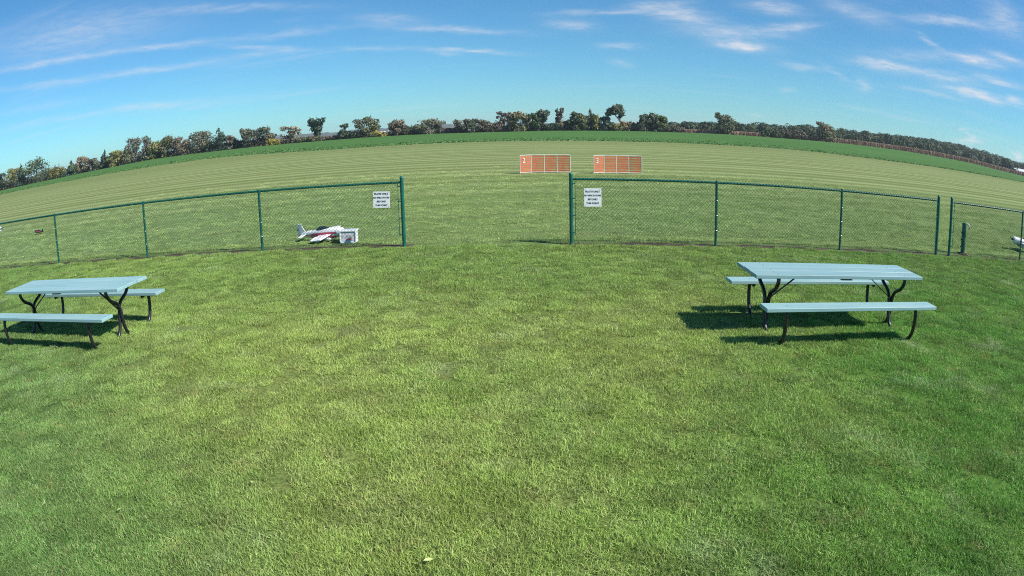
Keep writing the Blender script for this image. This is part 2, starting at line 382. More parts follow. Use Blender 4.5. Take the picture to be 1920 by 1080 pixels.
# worn bare strip under the fence line, ragged edges
def dirt_strip(name, s0, s1, seed):
    rg = np.random.default_rng(seed); n = int((s1 - s0) / .12)
    c, s_ = math.cos(FYAW), math.sin(FYAW); V = []; F = []
    lo = np.interp(np.arange(n + 1), np.arange(0, n + 3, 3), rg.uniform(-.10, .0, len(np.arange(0, n + 3, 3)))); hi = np.interp(np.arange(n + 1), np.arange(0, n + 4, 4), rg.uniform(.05, .26, len(np.arange(0, n + 4, 4))))
    for i in range(n + 1):
        s = s0 + (s1 - s0) * i / n
        for k, t in enumerate((lo[i], (lo[i] + hi[i]) / 2, hi[i])):
            V.append((s * c - t * s_, FD + s * s_ + t * c, -.02 + (.006 if k != 1 else -.0 + .012)))
    for i in range(n):
        for k in range(2): F.append((i * 3 + k, i * 3 + k + 3, i * 3 + k + 4, i * 3 + k + 1))
    me = bpy.data.meshes.new(name); me.from_pydata(V, [], F); me.materials.append(SOIL)
    return tag(link(name, me), kind='structure')
dirt_strip('dirt_strip', -16, -1.35, 3); dirt_strip('dirt_strip', 1.5, 17, 4)

# ------------------------------------------------------------------ chain link fences
POSTS = [-13.85, -10.766, -7.661, -4.58, -1.52, 1.72, 4.62, 7.55, 10.42, 10.87, 13.73, 16.8]
def wire_panel(L, z0, z1, key={}):
    k = round(L, 3)
    if k in key: return key[k]
    m = MB(); r = .0024; p = .071
    for sgn in (1, -1):
        x = -(z1 - z0)
        while x < L + (z1 - z0):
            pts = []
            xa, xb = x, x + sgn * (z1 - z0); za, zb = z0, z1
            t0, t1 = 0., 1.
            if abs(xb - xa) > 1e-9:
                ta, tb = (0 - xa) / (xb - xa), (L - xa) / (xb - xa)
                t0 = max(t0, min(ta, tb)); t1 = min(t1, max(ta, tb))
            if t1 - t0 > .01:
                off = .004 * sgn
                m.tube([(xa + (xb - xa) * t0, off, za + (zb - za) * t0), (xa + (xb - xa) * t1, off, za + (zb - za) * t1)], r, 3, False)
            x += p
    key[k] = m.mesh('chain_link', WIRE_GREEN); return key[k]
def post_mesh(r, h, terminal, key={}):
    k = (r, h, terminal)
    if k not in key:
        m = MB()
        if terminal: m.tube([(0, 0, -.05), (0, 0, h)], r, 14); m.tube([(0, 0, h), (0, 0, h + .012), (0, 0, h + .03), (0, 0, h + .042)], [r * 1.12, r * 1.12, r * .8, r * .2], 14)
        else: m.tube([(0, 0, -.05), (0, 0, h - .03)], r, 12); m.tube([(0, 0, h - .035), (0, 0, h + .0), (0, 0, h + .035), (0, 0, h + .045)], [r * 1.15, r * 1.2, r * .95, r * .3], 12)
        key[k] = m.mesh('post', FENCE_GREEN, True)
    return key[k]
TIE = MB().tube([(.031 * math.cos(q), .031 * math.sin(q), 0) for q in np.linspace(0, 6.2832, 13)], .003, 4, False).mesh('wire_tie', STEEL)
def fence(ss, terms, label, group='green chain link fences'):
    o = empty('chain_link_fence', (ss[0] * math.cos(FYAW), FD + ss[0] * math.sin(FYAW), 0), FYAW, label, 'fence', group)
    for i, s in enumerate(ss):
        t = i in terms
        p = link('post', post_mesh(.038 if t else .027, FH + (.085 if t else 0), t), o); p.location = (s - ss[0], 0, 0)
    L = ss[-1] - ss[0]
    a = .03 if 0 in terms else -.2; b = L - .03 if len(ss) - 1 in terms else L + .2
    MB().tube([(a, 0, FH), (b, 0, FH)], .023, 10).build('top_rail', FENCE_GREEN, o, True)
    for i in range(len(ss) - 1):
        l0 = ss[i] - ss[0] + (.075 if i in terms else 0); l1 = ss[i + 1] - ss[0] - (.075 if i + 1 in terms else 0)
        w = link('chain_link', wire_panel(round(l1 - l0, 3), .165, FH + .068), o); w.location = (l0, -.032, 0)
    for i in terms:
        sx = ss[i] - ss[0] + (.075 if i == 0 else -.075)
        MB().box((sx, -.032, .72), (.012, .006, 1.10)).build('tension_bar', FENCE_GREEN, o)
        for z in (.22, .55, .88, 1.17):
            m = MB(); m.tube([(ss[i] - ss[0], 0, z - .012), (ss[i] - ss[0], 0, z + .012)], .0405, 14)
            m.box(((ss[i] - ss[0] + sx) / 2, -.033, z), (abs(sx - ss[i] + ss[0]), .004, .022)).build('tension_band', FENCE_GREEN, o, True)
    for i, s in enumerate(ss):
        if i in terms: continue
        for z in (.3, .6, .9):
            t = link('wire_tie', TIE, o); t.location = (s - ss[0], -.004, z)
    return o
fence(POSTS[:5], (4,), 'long green chain link fence running out of the left edge, with a white sign')
fence(POSTS[5:9], (0, 3), 'green chain link fence of three bays behind the whole aqua picnic table')
fence(POSTS[9:], (0,), 'green chain link fence past the narrow gap, with a stout green post behind it')

# ------------------------------------------------------------------ signs
def text_obj(name, txt, size, mat, parent, loc, rot=(math.pi / 2, 0, 0), ext=.0012, bold=0.0):
    cu = bpy.data.curves.new(name, 'FONT'); cu.body = txt; cu.size = size; cu.align_x = 'CENTER'; cu.align_y = 'CENTER'
    cu.extrude = ext; cu.offset = bold; cu.resolution_u = 3
    t = bpy.data.objects.new(name + '_outline', cu); COL.objects.link(t); bpy.context.view_layer.update()
    me = bpy.data.meshes.new_from_object(t.evaluated_get(bpy.context.evaluated_depsgraph_get())); bpy.data.objects.remove(t)
    me.materials.clear(); me.materials.append(mat)
    o = link(name, me, parent); o.location = loc; o.rotation_euler = rot
    return o
def sign(s, z0, z1, w, label, tilt):
    x, y = s * math.cos(FYAW), FD + s * math.sin(FYAW)
    off = -.055
    o = empty('notice_sign', (x - off * math.sin(FYAW), y + off * math.cos(FYAW), (z0 + z1) / 2), FYAW, label, 'sign', 'white notice signs on the fence')
    o.rotation_euler = (0, tilt, FYAW)
    h = z1 - z0
    MB().box((0, 0, 0), (w, .006, h)).build('sign_panel', SIGN_WHITE, o, bevel=.0015)
    for t, zz, k in (('PILOTS ONLY', .115, .046), ('NO SPECTATORS', .04, .0415), ('BEYOND', -.035, .046), ('THIS POINT', -.11, .046)):
        text_obj('lettering', t, k, SIGN_INK, o, (0, -.0042, zz), bold=.0012)
    for sx in (-1, 1):
        for sz in (-1, 1):
            MB().tube([(sx * (w / 2 - .025), -.007, sz * (h / 2 - .022)), (sx * (w / 2 - .025), .02, sz * (h / 2 - .022))], .006, 8).build('bolt', STEEL, o)
sign(-1.927, .768, 1.089, .333, 'white pilots only notice on the fence, above the model plane and pale box', R(1.5))
sign(2.129, .723, 1.076, .333, 'white pilots only notice on the fence, under the orange barrier with the numeral 3', R(-.3))

# ------------------------------------------------------------------ picnic tables
def smooth_path(P, n=5):
    P = [Vector(p) for p in P]; out = []
    Q = [P[0] * 2 - P[1]] + P + [P[-1] * 2 - P[-2]]
    for i in range(1, len(Q) - 2):
        for k in range(n):
            t = k / n; a, b, c, d = Q[i - 1], Q[i], Q[i + 1], Q[i + 2]
            out.append(.5 * ((2 * b) + (c - a) * t + (2 * a - 5 * b + 4 * c - d) * t * t + (3 * b - a - 3 * c + d) * t ** 3))
    return out + [P[-1]]
TL, TW, TZ, BZ, BO, BW = 2.53, .728, .725, .45, .651, .244
def picnic_table(x, y, yaw, label):
    o = empty('picnic_table', (x, y, -.02), yaw, label, 'picnic table', 'aqua picnic tables on the lawn')
    w = TW / 3
    for k in range(3):
        q = MB().box((0, 0, 0), (TL - (.0, .008, .003)[k], w - .013, .042)).build('tabletop_plank', PLANK, o, bevel=.004)
        q.location = (0, (k - 1) * w, TZ - .021 + (0, .0015, -.001)[k]); q.rotation_euler = (0, 0, R((.05, -.04, .06)[k]))
    for s in (-1, 1):
        q = MB().box((0, 0, 0), (TL, BW, .042)).build('bench', PLANK, o, bevel=.004); q.location = (0, s * BO, BZ - .021)
    for u in (-.965, .965):
        fr = MB()
        for s, du in ((-1, -.022), (1, .022)):
            # top of the pipe, S-bend to the middle, splay, runner on the ground, up to the bench
            fr = MB()
            P = [(u + du, -s * .29, TZ - .045), (u + du, -s * .285, .62), (u + du, -s * .21, .53), (u + du, -s * .085, .465), (u + du, -s * .02, .39), (u + du, 0, .28), (u + du, s * .02, .16),
                 (u + du, s * .06, .06), (u + du, s * .12, .0), (u + du, s * .22, -.022), (u + du, s * .38, -.022), (u + du, s * .54, -.018), (u + du, s * .635, .03), (u + du, s * .685, .11), (u + du, s * .71, .22), (u + du, s * .715, .33), (u + du, s * .70, .385), (u + du, s * .64, .404), (u + du, s * .54, .396)]
            fr.tube(smooth_path(P, 4), .0245, 10).build('pipe_leg', BLACK_PIPE, o, True)
        MB().box((u, 0, TZ - .046), (.045, .66, .006)).build('top_bracket', BLACK_PIPE, o)
        sg = 1 if u > 0 else -1
        a = Vector((u - sg * .03, 0, .37)); b = Vector((u - sg * .47, 0, TZ - .046)); d = b - a
        ang = math.atan2(d.z, d.x)
        MB().box((a + b) / 2, (d.length, .03, .008), M=Matrix.Rotation(-ang, 3, 'Y')).build('brace', BLACK_PIPE, o)
        MB().tube([(u - .06, 0, .37), (u + .06, 0, .37)], .008, 8).build('bolt', STEEL, o)
    for u in (-.965, .965):
        for v in [(k - 1) * w + d for k in range(3) for d in (-.07, .07)]: MB().tube([(u, v, TZ - .01), (u, v, TZ + .003)], .008, 8).build('carriage_bolt', STEEL, o)
        for s in (-1, 1): MB().tube([(u, s * BO, BZ - .01), (u, s * BO, BZ + .003)], .008, 8).build('carriage_bolt', STEEL, o)
    MB().box((0, 0, TZ - .05), (.16, .70, .016)).build('cleat', BLACK_PIPE, o)
    return o
picnic_table(4.293, 7.133, -.046, 'aqua picnic table standing whole in view, in front of the three-bay fence')
picnic_table(-5.743, 7.694, -.132, 'aqua picnic table whose near bench is cut off by the left edge')

# ------------------------------------------------------------------ stout post with hose
def hose_post():
    o = empty('standpipe_post', (11.62, 12.36, 0), R(-20), 'stout dark green post with a white hook at its top, standing behind the fence', 'post')
    MB().tube([(0, 0, -.05), (0, 0, .70), (0, 0, .75), (0, 0, .765)], [.062, .062, .058, .03], 16).build('pipe', POST_DARK, o, True)
    P = [(.076 * math.cos(t), .076 * math.sin(t), .10 + .026 * t) for t in np.linspace(0, 6.2832 * 2.6, 50)]
    MB().tube(P, .010, 6).build('hose_coil', POST_DARK, o, True)
    P2 = [(.02, -.03, .70), (.08, -.05, .745), (.13, -.055, .72), (.145, -.055, .65), (.125, -.055, .60)]
    MB().tube(smooth_path(P2, 4), .016, 8).build('white_hook', HOSE, o, True)
    MB().tube([(0, 0, -.03), (0, 0, .012), (0, 0, .02)], [.17, .15, .06], 18).build('soil_collar', SOIL, o, True)
hose_post()

# ------------------------------------------------------------------ orange pilot barriers
def net_mesh(w, h, name):
    m = MB(); n = int(w / .05)
    for i in range(n):
        x = -w / 2 + (i + .5) * w / n; m.box((x, 0, h / 2), (.025, .004, h))
    for j in range(7):
        m.box((0, .004, h * (j + .5) / 7), (w, .003, .045))
    return m.mesh(name, ORANGE)
def barrier(pts, h, digit, label):
    x0, y0 = pts[0]
    o = empty('pilot_barrier', (x0, y0, -.02), 0, label, 'barrier', 'orange barriers on the mown field')
    key = {}
    for i, (x, y) in enumerate(pts):
        p = MB().tube([(0, 0, -.05), (0, 0, h)], .018, 10).build('frame_post', PVC, o, True); p.location = (x - x0, y - y0, 0)
    for i in range(len(pts) - 1):
        a = Vector((*pts[i], 0)) - Vector((x0, y0, 0)); b = Vector((*pts[i + 1], 0)) - Vector((x0, y0, 0)); d = b - a
        for z, r in ((h - .005, .018), (.05, .016)):
            MB().tube([a + Vector((0, 0, z)), b + Vector((0, 0, z))], r, 10).build('frame_rail', PVC, o, True)
        k = round(d.length, 2)
        if k not in key: key[k] = net_mesh(d.length - .05, h - .09, 'orange_net')
        q = link('orange_net', key[k], o); q.location = (a + b) / 2 + Vector((0, 0, .06)); q.rotation_euler = (0, 0, math.atan2(d.y, d.x))
    a = Vector(pts[0]); b = Vector(pts[1]); d = b - a
    t = text_obj('number', digit, .33, PVC, o, (d.x * .34, d.y * .34, h * .70), (math.pi / 2, 0, math.atan2(d.y, d.x)), ext=.004, bold=.006)
    nrm = Vector((d.y, -d.x)).normalized(); t.location.x += nrm.x * .02; t.location.y += nrm.y * .02
barrier([(1.90, 32.60), (2.47, 32.98), (3.10, 33.02), (3.72, 33.0), (4.36, 32.93)], .90, '2', 'orange netted barrier with white frame and the numeral 2, above the gateway post')
barrier([(5.42, 32.35), (5.98, 32.65), (6.60, 32.68), (7.22, 32.66), (7.86, 32.56)], .90, '3', 'orange netted barrier with white frame and the numeral 3, above the notice sign')

# ------------------------------------------------------------------ model aeroplanes
def plane(loc, yaw, nose_up, scale, cols, label, roll=0):
    """cols: base, stripe, second stripe materials; +X is the nose"""
    root = empty('model_aeroplane', loc, yaw, label, 'model plane')
    root.rotation_euler = (Matrix.Rotation(yaw, 3, 'Z') @ Matrix.Rotation(-nose_up, 3, 'Y') @ Matrix.Rotation(roll, 3, 'X')).to_euler()
    root.scale = (scale,) * 3
    base, s1, s2 = cols
    N = 16
    secs = [(-.62, .012, .035, .02), (-.5, .024, .05, .012), (-.3, .045, .072, .0), (-.1, .062, .095, -.005), (.1, .07, .108, -.005), (.3, .072, .1, -.01), (.42, .07, .088, -.012)]
    rings = [[(x, 1.25 * hw * math.sin(2 * math.pi * k / N), zc + 1.22 * hh * math.cos(2 * math.pi * k / N)) for k in range(N)] for x, hw, hh, zc in secs]
    def mf(i, k):
        a = min(k, N - 1 - k)          # 0 top .. 7 bottom
        if 2 <= i + 0 and a == 3: return 1
        if i >= 1 and a == 4 and i < 5: return 1
        if i in (2, 3, 4, 5) and a == 5: return 1
        if i in (3, 4, 5) and a == 6: return 2
        if i >= 2 and a == 6: return 0
        return 0
    MB().loft(rings, True, 0, mf).build('fuselage', [base, s1, s2], root, True)
    cw = [[(x, r_ * .090 * math.sin(2 * math.pi * k / N), -.012 + r_ * .107 * math.cos(2 * math.pi * k / N)) for k in range(N)] for x, r_ in ((.421, 1.03), (.5, 1.02), (.56, .9), (.585, .6))]
    MB().loft(cw, True).build('cowl', base, root, True)
    MB().loft([[(x, r_ * .035 * math.sin(2 * math.pi * k / 10), -.012 + r_ * .035 * math.cos(2 * math.pi * k / 10)) for k in range(10)] for x, r_ in ((.586, 1), (.62, .8), (.65, .25))]).build('spinner', BLACK_FILM, root, True)
    pr = MB()
    for s in (-1, 1): pr.add([(.6, 0, -.02), (.606, s * .02, .02 - .012), (.612, s * .19, .02), (.604, s * .19, -.01), (.596, s * .02, -.03)], [(0, 1, 2, 3, 4), (4, 3, 2, 1, 0)])
    pr.build('propeller', BLACK_FILM, root)
    M = 10
    can = []
    for x, hw, hh in ((-.16, .01, .006), (-.1, .04, .05), (.0, .05, .072), (.1, .045, .06), (.19, .03, .03), (.23, .01, .004)):
        zt = float(np.interp(x, [s[0] for s in secs], [s[3] + s[2] * 1.06 for s in secs]))
        can.append([(x, hw * math.cos(math.pi * k / (M - 1)), zt + hh * math.sin(math.pi * k / (M - 1))) for k in range(M)])
    MB().loft(can, True).build('canopy', CANOPY, root, True)
    def foil(c, x0, y, z, t): return [(x0 + c * u, y, z + c * t * v) for u, v in ((0, 0), (.03, .35), (.15, .8), (.35, 1), (.65, .65), (1, .06), (1, -.06), (.65, -.3), (.3, -.55), (.1, -.5))]
    for s in (-1, 1):
        rg = [foil(-.36, .28, s * .06, -.02, .075), foil(-.32, .265, s * .24, -.017, .075), foil(-.27, .23, s * .47, -.012, .07)]
        wing = MB().loft(rg, True, 0, lambda i, k: 1 if (i == 1 and k in (1, 2)) else 0).build('wing', [base, s1], root, True)
        MB().box((-.075, s * .31, -.013), (.045, .24, .012)).build('aileron', base, wing)
        rg = [foil(-.16, -.42, s * .015, .022, .05), foil(-.11, -.45, s * .25, .022, .05)]
        MB().loft(rg, True).build('stabiliser', base, root, True)
        MB().tube([(.20, s * .04, -.085), (.22, s * .16, -.12)], .014, 6).build('landing_gear', base, root)
        wp = [[(x, s * .165 + r_ * .028 * math.sin(2 * math.pi * k / 10), -.102 + r_ * .042 * math.cos(2 * math.pi * k / 10)) for k in range(10)] for x, r_ in ((.10, .1), (.16, .7), (.23, 1), (.28, .8), (.31, .2))]
        pant = MB().loft(wp, True).build('wheel_pant', base, root, True)
        MB().tube([(.22, s * .165 - .012, -.122), (.22, s * .165 + .012, -.122)], .034, 14).build('wheel', RUBBER, pant, True)
    MB().prism([(-.44, -.006, .04), (-.50, -.006, .16), (-.54, -.006, .27), (-.605, -.006, .28), (-.605, -.006, .02)], (0, .012, 0)).build('fin', base, root)
    rd = MB().prism([(-.608, -.005, .285), (-.67, -.005, .27), (-.70, -.005, -.01), (-.608, -.005, -.02)], (0, .010, 0)).build('rudder', base, root)
    MB().box((-.655, -.0065, .15), (.03, .002, .06), M=Matrix.Rotation(R(25), 3, 'Y')).build('emblem', s2, rd)
    MB().tube([(-.6, 0, -.01), (-.64, 0, -.05)], .006, 6).build('tail_wheel', RUBBER, root)
    return root
plane((-3.44, 14.36, .145), R(-20), R(5), .96, (WHITE_FILM, RED_FILM, NAVY_FILM), 'white model plane with magenta stripes and dark canopy, behind the fence by the pale box', R(11))
plane((-21.75, 22.9, .33), R(-12), R(8), 1.1, (WHITE_FILM, NAVY_FILM, SILVER), 'white model plane with navy stripes, cut off by the left edge')
plane((-17.9, 22.0, .10), R(170), R(6), .46, (BLACK_FILM, RED_FILM, RED_FILM), 'tiny red and black model plane sitting alone on the mown grass')
plane((15.65, 13.25, .20), R(155), R(9), 1.0, (WHITE_FILM, SILVER, SILVER), 'white and silver model plane cut off by the right edge, beyond the stout green post')

# pale carrying box beside the plane
def flight_box():
    o = empty('carrying_box', (-2.76, 13.93, -.02), R(-3), 'pale plastic carrying box in front of the magenta striped plane', 'box')
    w, d, h = .36, .26, .25
    MB().box((0, 0, h / 2), (w - .03, d - .03, h - .02)).build('body', PALE_PLASTIC, o, bevel=.004)
    lid = MB().box((0, 0, h + .012), (w, d, .03)).build('lid', PALE_PLASTIC, o, bevel=.005)
    MB().tube(smooth_path([(-.06, 0, h + .025), (-.05, 0, h + .055), (.05, 0, h + .055), (.06, 0, h + .025)], 4), .007, 6).build('handle', SILVER, lid, True)
    for sx in (-1, 1):
        MB().box((sx * (w / 2 - .012), -d / 2 + .012, h / 2), (.024, .024, h)).build('corner_edge', PALE_PLASTIC, o, bevel=.003)
    MB().box((0, -d / 2 + .012, .014), (w - .05, .022, .028)).build('bottom_edge', PALE_PLASTIC, o, bevel=.003)
    MB().box((0, -d / 2 + .0135, h * .5), (w - .09, .004, h * .50)).build('printed_panel', GREY_PRINT, o)
    MB().box((.03, -d / 2 + .0105, h * .36), (w * .36, .003, h * .14)).build('printed_patch', RED_PRINT, o)
flight_box()

# ------------------------------------------------------------------ grass
def tuft(name, n, rad, hgt, lean, mat, seed):
    rg = np.random.default_rng(seed); V = []; F = []
    for i in range(n):
        r_ = rad * math.sqrt(rg.random()); t = rg.random() * 6.2832; x, y = r_ * math.cos(t), r_ * math.sin(t)
        h = hgt * rg.uniform(.55, 1.15); w = rg.uniform(.0014, .0028); a = rg.random() * 6.2832; l = h * abs(rg.normal(0, lean)); f = rg.random() * 6.2832
        dx, dy = math.cos(a) * w, math.sin(a) * w; lx, ly = math.cos(f) * l, math.sin(f) * l
        k = len(V); zt = h / math.sqrt(1 + (l / h) ** 2 * .8)
        V += [(x - dx, y - dy, 0), (x + dx, y + dy, 0), (x + lx * .35 - dx * .9, y + ly * .35 - dy * .9, zt * .55), (x + lx * .35 + dx * .9, y + ly * .35 + dy * .9, zt * .55), (x + lx, y + ly, zt)]
        F += [(k, k + 1, k + 3, k + 2), (k + 2, k + 3, k + 4)]
    me = bpy.data.meshes.new(name); me.from_pydata(V, [], F); me.materials.append(mat); return me
def grass(name, pts, scl, rots, meshes, lean=None):
    coll = bpy.data.collections.new(name + '_tufts')
    for i, me in enumerate(meshes):
        coll.objects.link(bpy.data.objects.new('tuft', me))
    me = bpy.data.meshes.new(name); me.from_pydata([tuple(p) for p in pts], [], [])
    at = me.attributes.new('scl', 'FLOAT_VECTOR', 'POINT'); at.data.foreach_set('vector', np.asarray(scl, np.float32).ravel())
    at = me.attributes.new('rot', 'FLOAT_VECTOR', 'POINT'); at.data.foreach_set('vector', np.asarray(rots, np.float32).ravel())
    o = tag(link(name, me), kind='stuff')
    ng = bpy.data.node_groups.new(name, 'GeometryNodeTree')
    ng.interface.new_socket('Geometry', in_out='INPUT', socket_type='NodeSocketGeometry'); ng.interface.new_socket('Geometry', in_out='OUTPUT', socket_type='NodeSocketGeometry')
    N = ng.nodes.new; L = ng.links.new
    gi, go = N('NodeGroupInput'), N('NodeGroupOutput'); ci = N('GeometryNodeCollectionInfo'); ci.inputs[0].default_value = coll
    ci.inputs['Separate Children'].default_value = True; ci.inputs['Reset Children'].default_value = True
    ip = N('GeometryNodeInstanceOnPoints'); ip.inputs['Pick Instance'].default_value = True
    rv = N('FunctionNodeRandomValue'); rv.data_type = 'INT'; rv.inputs[4].default_value = 0; rv.inputs[5].default_value = len(meshes) - 1
    a1 = N('GeometryNodeInputNamedAttribute'); a1.data_type = 'FLOAT_VECTOR'; a1.inputs[0].default_value = 'scl'
    a2 = N('GeometryNodeInputNamedAttribute'); a2.data_type = 'FLOAT_VECTOR'; a2.inputs[0].default_value = 'rot'
    e2 = N('FunctionNodeEulerToRotation')
    L(gi.outputs[0], ip.inputs['Points']); L(ci.outputs[0], ip.inputs['Instance']); L(rv.outputs[2], ip.inputs['Instance Index'])
    L(a1.outputs[0], ip.inputs['Scale']); L(a2.outputs[0], e2.inputs[0]); L(e2.outputs[0], ip.inputs['Rotation']); L(ip.outputs[0], go.inputs[0])
    md = o.modifiers.new('tufts', 'NODES'); md.node_group = ng
    return o
def scatter(r0, r1, dens, az=72):
    n = int(math.pi * (r1 ** 2 - r0 ** 2) * (2 * az / 360) * dens)
    r_ = np.sqrt(RNG.uniform(r0 ** 2, r1 ** 2, n)); a = np.radians(RNG.uniform(-az, az, n))
    return np.stack([r_ * np.sin(a), r_ * np.cos(a)], 1)
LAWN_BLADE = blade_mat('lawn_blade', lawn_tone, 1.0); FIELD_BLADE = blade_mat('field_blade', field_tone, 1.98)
RUTS = [[(5.3, 6.3), (5.3, 5.99), (5.16, 5.35), (4.98, 4.85)], [(3.21, 6.2), (3.14, 5.82), (3.13, 5.4)], [(2.70, 3.54), (2.68, 3.34), (2.65, 3.14)], [(2.86, 3.69), (2.79, 3.45)], [(3.07, 4.6), (3.04, 4.4)], [(3.22, 2.98), (3.13, 2.75)]]
def rut_dist(p):
    d = np.full(len(p), 9.)
    for path in RUTS:
        for a, b in zip(path[:-1], path[1:]):
            a = np.array(a); b = np.array(b); ab = b - a
            t = np.clip(((p - a) @ ab) / (ab @ ab), 0, 1); d = np.minimum(d, np.hypot(*(p - a - t[:, None] * ab).T))
    return d
def low_noise(p, sc, seed):
    rg = np.random.default_rng(seed); out = np.zeros(len(p))
    for i in range(7):
        k = rg.normal(0, sc, 2); out += np.sin(p @ k + rg.uniform(0, 6.28))
    return out / 7
def near_fence(p):
    return p[:, 1] - (FD + math.tan(FYAW) * p[:, 0])
p = np.concatenate([scatter(.8, 6, 62), scatter(6, 20, 40)]); nf = near_fence(p)
p = p[(nf < -.13) & (p[:, 1] > -1)]; rd = rut_dist(p)
keep = (rd > .10) | (RNG.random(len(p)) < .25); p = p[keep]; rd = rd[keep]
hs = RNG.uniform(.75, 1.2, len(p)) * (1 + .16 * low_noise(p, 1.6, 5)) * np.where(rd < .17, .7, 1)
hs = hs * np.where(near_fence(p) > -.35, 1.25, 1)
sc = np.stack([np.ones(len(p)), np.ones(len(p)), hs], 1)
rot = np.stack([RNG.normal(0, .05, len(p)) + .08 * low_noise(p, 1.1, 8), RNG.normal(0, .05, len(p)) + .08 * low_noise(p, 1.3, 9), RNG.uniform(0, 6.283, len(p))], 1)
grass('lawn_grass', np.c_[p, np.full(len(p), -.02)], sc, rot, [tuft('lawn_tuft', 300, .15, .040, 1.15, LAWN_BLADE, 20 + i) for i in range(6)])
p = np.concatenate([scatter(9, 22, 20), scatter(22, 42, 10)]); nf = near_fence(p)
r_ = np.hypot(*p.T); p = p[(nf > .27) & (p[:, 1] > 3) & (RNG.random(len(p)) < 1 - sstep(24, 42, r_))]; r_ = np.hypot(*p.T); nf = near_fence(p)
k = np.where(r_ < 24, 1, np.where(r_ < 45, 1.35, 1.9))
hs = RNG.uniform(.7, 1.2, len(p)) * (1 + .3 * low_noise(p, .9, 15)) * np.where(r_ < 24, 1, np.where(r_ < 45, 1.1, 1.2)) * np.where(nf < .4, 1.35, 1)
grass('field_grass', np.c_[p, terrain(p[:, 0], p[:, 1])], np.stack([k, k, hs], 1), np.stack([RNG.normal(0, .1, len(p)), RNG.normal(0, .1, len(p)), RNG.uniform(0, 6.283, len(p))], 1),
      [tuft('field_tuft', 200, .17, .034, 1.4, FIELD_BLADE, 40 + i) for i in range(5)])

# a few pale leaves lying on the lawn
LEAF_PALE = paint('pale_leaf', (.38, .48, .16), .6, .1, 20)
for i, (x, y, s, lab) in enumerate([(-.34, 3.02, .030, 'largest pale green leaf lying on the grass at the bottom of the picture'), (-1.62, 3.86, .022, 'small pale leaf on the grass, second in size, up and left of the largest leaf'), (-2.5, 3.33, .019, 'smallest pale leaf on the grass, below the aqua table cut off by the left edge')]):
    m = MB(); pts = [(-1, 0, 0), (-.4, .42, .12), (.3, .45, .15), (1, 0, .05), (.3, -.45, .12), (-.4, -.42, .15)]
    m.add([(a * s, b * s, c * s) for a, b, c in pts] + [(0, 0, -.05 * s)], [(6, 0, 1), (6, 1, 2), (6, 2, 3), (6, 3, 4), (6, 4, 5), (6, 5, 0)])
    o = m.build('fallen_leaf', LEAF_PALE); o.location = (x, y, .030); o.rotation_euler = (.15, .1, i * 1.7 + .4)
    tag(o, lab, 'leaf', 'pale leaves on the lawn')

# ------------------------------------------------------------------ trees
def leaf_quads(C, Rr, n, size, rg, shell=.55, stray=.25, rough=.55):
    """n leaf sprays spread through ellipsoid clumps (C centres, Rr radii)"""
    C = np.asarray(C, float); Rr = np.asarray(Rr, float)
    w = (Rr[:, 0] * Rr[:, 1] * Rr[:, 2]) ** .7; idx = rg.choice(len(C), n, p=w / w.sum())
    d = rg.normal(size=(n, 3)); d /= np.linalg.norm(d, axis=1)[:, None]
    q = rg.uniform(shell ** 3, 1.1, n) ** (1 / 3) * np.where(rg.random(n) < stray, rg.uniform(1.0, 1.6, n), 1)
    P = C[idx] + d * q[:, None] * Rr[idx]
    nrm = d + rg.normal(0, rough, (n, 3)); nrm /= np.linalg.norm(nrm, axis=1)[:, None]
    a = np.cross(nrm, rg.normal(size=(n, 3))); a /= np.linalg.norm(a, axis=1)[:, None] + 1e-9; b = np.cross(nrm, a)
    s = size * rg.uniform(.6, 1.35, n)[:, None]; t = s * rg.uniform(.5, 1, n)[:, None]
    V = np.stack([P - a * s - b * t * .4, P + a * s * .3 - b * t, P + a * s + b * t * .4, P - a * s * .3 + b * t], 1).reshape(-1, 3)
    return V
def quads_mesh(name, V, mat):
    n = len(V) // 4; me = bpy.data.meshes.new(name)
    me.vertices.add(len(V)); me.vertices.foreach_set('co', V.astype(np.float32).ravel())
    me.loops.add(4 * n); me.loops.foreach_set('vertex_index', np.arange(4 * n, dtype=np.int32))
    me.polygons.add(n); me.polygons.foreach_set('loop_start', np.arange(0, 4 * n, 4, dtype=np.int32))
    me.materials.append(mat); me.update(calc_edges=True); return me
